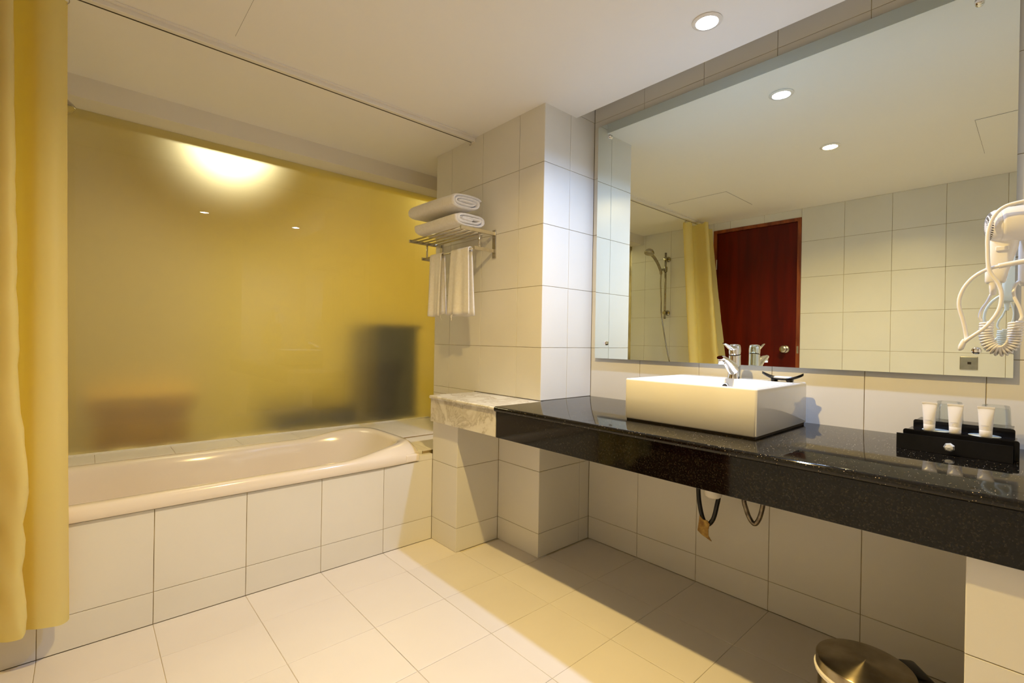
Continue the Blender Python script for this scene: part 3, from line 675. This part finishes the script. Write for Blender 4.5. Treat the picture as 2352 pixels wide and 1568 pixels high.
def folded_towel(name, lab, xc, zc, y0, y1, a0, b0, turns, th, ph, grp, dx=0.0, seed=1):
    t = thing(name, lab, 'towel', (xc, (y0 + y1) / 2, zc - b0), grp)
    rnd = random.Random(seed)
    steps = int(turns * 44); cl = []
    for i in range(steps + 1):
        q = i / 44; s = 2 * math.pi * q + ph
        a = a0 - th * .5 - th * q * 1.06; b = b0 - th * .5 - th * q * 1.0
        a = max(a, .012); b = max(b, .0035)
        ct, st_ = math.cos(s), math.sin(s); e = 2.7
        cl.append(Vector((a * math.copysign(abs(ct) ** (2 / e), ct) - (a0 - a) * .2 * math.sin(q), b * math.copysign(abs(st_) ** (2 / e), st_) + .0012 * math.sin(s * 3 + q), 0)))
    cl = [sum((cl[max(0, min(len(cl) - 1, i + d))] for d in (-2, -1, 0, 1, 2)), Vector()) / 5 for i in range(len(cl))]
    L_ = []; R_ = []
    for i, p in enumerate(cl):
        d = (cl[min(i + 1, steps)] - cl[max(i - 1, 0)]).normalized(); nn = Vector((-d.y, d.x, 0)); L_.append((p, nn))
    NY = 22; bm = bmesh.new(); rings = []
    for j in range(NY + 1):
        v = j / NY; y = y0 + (y1 - y0) * v
        ed = min(v, 1 - v) * (y1 - y0); k = min(1, math.sqrt(max(0, ed) / .007) if ed < .007 else 1); k = .35 + .65 * k
        h = th * .46 * k; ring = []
        sag = .003 * math.sin(v * 5 + seed)
        for p, nn in L_: ring.append(Vector((xc + p.x + nn.x * h + dx * v, y, zc + p.y + nn.y * h + sag * .5)))
        for p, nn in reversed(L_): ring.append(Vector((xc + p.x - nn.x * h + dx * v, y + .0, zc + p.y - nn.y * h + sag * .5)))
        for i2, q2 in enumerate(ring):
            q2.y += .004 * math.sin(i2 * .11 + seed) * (1 if j in (0, NY) or 1 else 0)
            q2.x += rnd.uniform(-.0006, .0006); q2.z += rnd.uniform(-.0006, .0006)
        rings.append(ring)
    vr = bm_rings(bm, rings, cap=False)
    m_ = len(L_)
    for row, rev in ((vr[0], False), (vr[-1], True)):
        for i in range(m_ - 1):
            q4 = (row[i], row[i + 1], row[2 * m_ - 2 - i], row[2 * m_ - 1 - i]); bm.faces.new(q4 if rev else tuple(reversed(q4)))
    wpar(finish('towel_roll', bm, TERRY, None, True), t)
    return t
folded_towel('bath_towel', 'white folded bath towel lying directly on the shelf bars', 1.462, 1.6395, 1.950, 2.345, .102, .045, 2.35, .0162, math.pi * .9, 'bath towels on the rack', -.008, 1)
folded_towel('bath_towel', 'white folded bath towel, upper of the two on rack', 1.450, 1.7310, 1.968, 2.385, .100, .0475, 2.4, .0162, math.pi * .1, 'bath towels on the rack', -.018, 5)
def hand_towel(lab, y0, y1, zf, zb_, fl, seed):
    t = thing('hand_towel', lab, 'towel', (1.474, (y0 + y1) / 2, 1.2), 'hand towels on the rail')
    bm = bmesh.new(); th = .006; xc, zc, r = 1.474, 1.496, .0065
    path = [(xc - r - .004 - .008 * (1 - k / 18), zf + (zc - zf) * k / 18) for k in range(18)]
    path += [(xc - (r + .004) * math.cos(math.pi * k / 8), zc + (r + .003) * math.sin(math.pi * k / 8)) for k in range(9)]
    path += [(xc + r + .004 + .006 * k / 14, zc + (zb_ - zc) * k / 14) for k in range(1, 15)]
    ny = 26; rows = []
    for i, (x, z) in enumerate(path):
        row = []
        dn = max(0, (zc - z) / .35)
        for j in range(ny + 1):
            v = j / ny; yy = y0 + (y1 - y0) * v
            yy += (v - .5) * fl * dn
            wv_ = (.007 * math.sin(v * 9 + seed) + .005 * math.sin(v * 17 + seed * 2)) * (dn * .9 + .15) * (-1 if i < 22 else 1)
            row.append(Vector((x + wv_, yy, z + .003 * math.sin(v * 8 + seed) * (1 if i in (0, len(path) - 1) else 0))))
        rows.append(row)
    outer = [[bm.verts.new(p) for p in r_] for r_ in rows]
    for a, b in zip(outer[:-1], outer[1:]):
        for j in range(ny): bm.faces.new((a[j], a[j + 1], b[j + 1], b[j]))
    o = finish('towel_cloth', bm, TERRY, None, True)
    md = o.modifiers.new('thick', 'SOLIDIFY'); md.thickness = th; md.offset = 0
    wpar(o, t)
    return t
h = hand_towel('white hand towel hanging on left part of the rail', 2.226, 2.340, 1.155, 1.165, .012, 0.4)
tube('loose_thread', [(1.455, 2.215, 1.158), (1.452, 2.208, 1.145), (1.455, 2.202, 1.135), (1.453, 2.214, 1.128)], .0009, TERRY, h, 5)
h = hand_towel('white hand towel with loose threads at hem, nearer pillar edge', 1.975, 2.135, 1.158, 1.150, .045, 2.2)
for k in range(5):
    tube('loose_thread', [(1.452, 2.105 - k * .004, 1.160), (1.449, 2.107 - k * .003, 1.147), (1.451, 2.103 - k * .001, 1.137 - .002 * k), (1.450, 2.104, 1.126 + .003 * k)], .0009, TERRY, h, 5)

# ------------------------------------------------------------------ amenity box with tubes and glasses
def rbox(name, x0, x1, y0, y1, z0, z1, m, parent, r=.006):
    # box with rounded upper ends (seen from the front)
    bm = bmesh.new(); pts = [(y0, z0), (y1, z0)]
    for (cy, cz, s) in ((y1 - r, z1 - r, 0), (y0 + r, z1 - r, 1)):
        for k in range(6):
            a = math.pi / 2 * (s + k / 5); pts.append((cy + r * math.cos(a), cz + r * math.sin(a)))
    bm_rings(bm, [[Vector((x, a, b)) for a, b in pts] for x in (x0, x1)])
    o = finish(name, bm, m); autosmooth(o, 30); wpar(o, parent); return o
def amenity():
    t = thing('amenity_box', 'stepped glossy black acrylic amenity box on counter right end', 'box', (1.8, .155, ZK))
    z = ZK + .0005
    box('drawer_front', 1.700, 1.705, .044, .270, z, z + .0430, BLACKP, t, .0004)
    box('drawer_side', 1.705, 1.742, .262, .267, z + .001, z + .036, BLACKP, t, .0006)
    box('drawer_side', 1.705, 1.742, .047, .052, z + .001, z + .036, BLACKP, t, .0006)
    box('drawer_floor', 1.705, 1.742, .052, .262, z + .001, z + .005, BLACKP, t)
    rbox('box_front', 1.742, 1.748, .034, .262, z, z + .0515, BLACKP, t)
    box('box_body', 1.748, 1.832, .040, .256, z, z + .0480, BLACKP, t, .001)
    rbox('riser_front', 1.832, 1.837, .044, .252, z, z + .0700, BLACKP, t)
    box('riser_body', 1.837, 1.930, .048, .248, z, z + .0680, BLACKP, t, .001)
    kb = bmesh.new(); bm_lathe(kb, [(0, .0), (.006, .0), (.006, .004), (.0105, .008), (.012, .013), (.0085, .018), (0, .019)], 7, (1.700, .159, z + .022), (-1, 0, 0))
    o = finish('crystal_knob', kb, CRYST); wpar(o, t)
    lathe('knob_screw', [(0, .0), (.0035, .0), (.003, .009), (0, .010)], NICKEL, t, 10, (1.700, .159, z + .022), (-1, 0, 0))
    zt = z + .0482
    for y in (.196, .100):
        c = thing('coaster', 'round pale coaster lying behind the white tubes, ' + ('nearer sink' if y > .15 else 'nearer hair dryer'), 'coaster', (1.797, y, zt))
        lathe('disc', [(0, 0), (.031, 0), (.032, .0008), (.031, .0016), (0, .0016)], WPAPER, c, 40, (1.797, y, zt))
    # tubes
    for y, lab in ((.2095, 'white squeeze tube nearest the sink, on black box'), (.1560, 'white squeeze tube in the middle of the three'), (.0965, 'white squeeze tube nearest the hair dryer')):
        x = 1.775; zz = zt + .0018
        q = thing('toiletry_tube', lab, 'tube', (x, y, zz), 'white tubes on the amenity box')
        lathe('tube_cap', [(0, 0), (.0120, 0), (.0126, .001), (.0129, .0172), (.0124, .0177), (0, .0177)], PLASTW, q, 28, (x, y, zz))
        secs = []
        for k in range(11):
            s = k / 10; hz = zz + .0178 + .056 * s
            secs.append(((x, y, hz), (1, 0, 0), (0, 1, 0), .0119 * (1 - s ** 1.6) + .0011, .0130 + .0034 * s))
        secs.append(((x, y, zz + .079), (1, 0, 0), (0, 1, 0), .0011, .0168, 6))
        loft('tube_body', secs, PLASTW, q, 28)
        box('tube_seal', x - .0014, x + .0014, y - .0168, y + .0168, zz + .0735, zz + .079, PLASTW, q, .0005)
        bm = bmesh.new()
        for k in range(7):
            yy = y + .0085 - k * .0022
            bm_box(bm, x - .01320, x - .01270, yy - .0015, yy, zz + .0292, zz + .0299)
        o = finish('small_print', bm, PRINT); o['kind'] = 'stuff'; wpar(o, q)
    # glasses, upside down
    zg = z + .0682
    for y, lab in ((.178, 'upturned clear glass tumbler nearer the sink'), (.083, 'upturned clear glass tumbler nearer the hair dryer')):
        x = 1.876
        q = thing('glass_tumbler', lab, 'glass', (x, y, zg), 'upturned tumblers on the amenity box')
        lathe('tumbler_wall', [(.0300, 0), (.0312, .0006), (.0285, .052), (.0265, .058), (.0, .060), (.0, .050), (.0250, .049), (.0270, .044), (.0290, .0006), (.0300, 0)], GLASS, q, 40, (x, y, zg))
amenity()

# ------------------------------------------------------------------ hair dryer
def dryer():
    t = thing('hair_dryer', 'white wall hair dryer with coiled cord, right of the mirror', 'hair dryer', (1.86, .06, 1.3))
    B = Vector((1.850, .096, 1.362)); ax = Vector((.26, -.96, .045)).normalized()
    u = Vector((0, 0, 1)); u = (u - ax * u.dot(ax)).normalized(); v = ax.cross(u)
    def sec(d, r, e=2.0, off=(0, 0, 0)): return (B + ax * d + Vector(off), u, v, r, r, e)
    loft('barrel', [sec(.012, .0425), sec(.014, .0455), sec(.020, .0470), (B + ax * .05, u, v, .0475, .046), (B + ax * .09, u, v, .047, .045), (B + ax * .14, u, v, .044, .042), (B + ax * .20, u, v, .036, .035), (B + ax * .24, u, v, .030, .029), (B + ax * .243, u, v, .026, .025)], PLASTW, t, 40)
    loft('intake_dome', [sec(.0125, .0440), sec(.004, .0425), sec(-.004, .0375), sec(-.0095, .029), sec(-.012, .018), sec(-.013, .004)], PLASTW, t, 40)
    bm = bmesh.new()
    prof = [(.0425, .004), (.0375, -.004), (.029, -.0095), (.018, -.012)]
    def domez(r):
        for (r0, h0), (r1, h1) in zip(prof[:-1], prof[1:]):
            if r1 <= r <= r0: return h1 + (h0 - h1) * (r - r1) / (r0 - r1)
        return -.0125
    for (ra, rb, cnt) in ((.0310, .0375, 34), (.0215, .0285, 26), (.0135, .0190, 18)):
        for k in range(cnt):
            a = 2 * math.pi * k / cnt; d1 = u * math.cos(a) + v * math.sin(a); d2 = -u * math.sin(a) + v * math.cos(a)
            p1 = B + d1 * ra + ax * domez(ra); p2 = B + d1 * rb + ax * domez(rb); wd = .0015 if ra > .014 else .0011
            o1 = -ax * .0009
            vs = [bm.verts.new(p + s * d2 * wd + o) for (p, s, o) in ((p1, -1, o1), (p1, 1, o1), (p2, 1, o1), (p2, -1, o1))]
            bm.faces.new(vs)
    o = finish('intake_slots', bm, DARK); wpar(o, t); o['kind'] = 'stuff'
    # handle
    hx, hy = (1, 0, 0), (0, 1, 0)
    loft('handle', [((1.868, .072, 1.335), hx, hy, .026, .030, 2.6), ((1.868, .074, 1.305), hx, hy, .024, .029, 3), ((1.866, .080, 1.27), hx, hy, .021, .026, 3), ((1.862, .086, 1.235), hx, hy, .018, .023, 3), ((1.861, .088, 1.212), hx, hy, .0165, .021, 3), ((1.861, .088, 1.207), hx, hy, .013, .018, 3)], PLASTW, t, 32)
    box('handle_switch', 1.8385, 1.846, .062, .088, 1.292, 1.304, PLASTW, t, .002)
    lathe('cord_grip', [(0, 0), (.009, .0), (.0065, -.03), (.005, -.034), (0, -.034)], PLASTW, t, 16, (1.855, .092, 1.208))
    bm = bmesh.new(); bm_box(bm, 1.905, 1.985, -.236, .047, 1.205, 1.33, .008, 3)
    wpar(autosmooth(finish('wall_holder', bm, PLASTW), 40), t)
    # cords
    tube('loop_cord', [(1.815, -.03, 1.400), (1.80, .000, 1.412), (1.80, .036, 1.409), (1.80, .069, 1.402), (1.80, .089, 1.381), (1.80, .100, 1.342), (1.80, .101, 1.296), (1.80, .097, 1.237), (1.80, .08, 1.201), (1.80, .073, 1.166), (1.80, .079, 1.126), (1.80, .101, 1.086), (1.80, .132, 1.055), (1.803, .143, 1.043)], .0047, PLASTW, t, 12)
    tube('loop_cord', [(1.806, .1415, 1.045), (1.81, .140, 1.058), (1.81, .146, 1.098), (1.81, .156, 1.147), (1.81, .150, 1.185), (1.81, .131, 1.218), (1.81, .104, 1.239), (1.812, .071, 1.249), (1.82, .034, 1.256), (1.86, -.01, 1.262), (1.90, -.03, 1.265)], .0047, PLASTW, t, 12)
    loft('cord_end', [((1.804, .152, 1.020), hx, hy, .002, .002), ((1.804, .1505, 1.024), hx, hy, .006, .006), ((1.804, .148, 1.035), hx, hy, .0072, .0072), ((1.804, .1445, 1.046), hx, hy, .0062, .0062), ((1.804, .143, 1.052), hx, hy, .004, .004)], PLASTW, t, 16)
    tube('cord_sleeve', [(1.8115, .080, 1.247), (1.815, .060, 1.251), (1.82, .030, 1.257)], .0068, PLASTW, t, 12)
    # coiled cord
    mid = catmull([(1.850, .103, 1.100), (1.850, .104, 1.075), (1.850, .102, 1.051), (1.850, .093, 1.031), (1.850, .078, 1.021), (1.850, .062, 1.026), (1.850, .052, 1.042), (1.850, .049, 1.065), (1.850, .048, 1.100)], 30)
    # arc-length helix
    d = [0]
    for a, b in zip(mid[:-1], mid[1:]): d.append(d[-1] + (b - a).length)
    turns = 27; steps = turns * 16; pts = []; j = 0
    for i in range(steps + 1):
        s = d[-1] * i / steps
        while j < len(d) - 2 and d[j + 1] < s: j += 1
        tt = (s - d[j]) / max(1e-9, d[j + 1] - d[j]); p = mid[j].lerp(mid[j + 1], tt); dr_ = (mid[j + 1] - mid[j]).normalized()
        n1 = Vector((1, 0, 0)); n2 = dr_.cross(n1); a = 2 * math.pi * turns * i / steps
        pts.append(p + (n1 * math.cos(a) + n2 * math.sin(a)) * .0125)
    tube('coiled_cord', [(1.856, .095, 1.178), (1.852, .103, 1.155), (1.85, .113, 1.135), (1.848, .117, 1.115), (1.850, .112, 1.103)], .0034, PLASTW, t, 10)
    tube('coiled_cord', pts, .0030, PLASTW, t, 8, raw=True)
    tube('coiled_cord', [(1.852, .040, 1.102), (1.86, .037, 1.115), (1.862, .042, 1.139), (1.866, .052, 1.169), (1.875, .052, 1.195), (1.90, .045, 1.212)], .0040, PLASTW, t, 10)
_d = None
dryer()
# the dryer is smaller than first modelled and hangs on a holder fixed to the short wall beside the counter
_d = bpy.data.objects['hair_dryer']; _k = .872
_d.scale = (_k, _k, _k); _d.location = Vector((1.86, .06, 1.3)) * _k + Vector((0, 0, .13145))

# ------------------------------------------------------------------ pedal bin
def pbin():
    cx, cy = 1.428, .280; zt = .252; R = .101
    t = thing('pedal_bin', 'round brushed steel pedal bin standing under the counter', 'bin', (cx, cy, 0))
    lathe('bin_body', [(0, .004), (.094, .004), (.096, .008), (.096, zt - .034), (.094, zt - .030), (.088, zt - .03)], BRUSH, t, 64, (cx, cy, 0))
    lathe('base_ring', [(.094, 0), (.099, .001), (.100, .014), (.096, .018)], BLACKR, t, 48, (cx, cy, 0))
    o = lathe('bin_lid', [(R - .003, -.026), (R, -.024), (R, -.003), (R - .001, -.001), (R - .003, 0), (.08, .0022), (.05, .0045), (.02, .006), (0, .0066)], BRUSH, t, 72, (0, 0, 0))
    o.matrix_parent_inverse = Matrix(); o.location = (0, 0, zt)
    lathe('liner_edge', [(.096, -.040), (.1035, -.036), (.1045, -.028), (.1, -.024)], PLASTW, t, 48, (cx, cy, zt))
    bm = bmesh.new(); bm_box(bm, -.045, .045, -.014, .030, -.060, -.002, .010, 3, Matrix.Translation((cx + .066, cy - .080, zt)) @ Matrix.Rotation(math.radians(-142), 4, 'Z'))
    wpar(autosmooth(finish('lid_hinge', bm, BLACKR), 40), t)
    box('pedal', cx - .125, cx - .085, cy - .02, cy + .02, .008, .016, BLACKR, t, .003)
pbin()
bpy.context.view_layer.update()
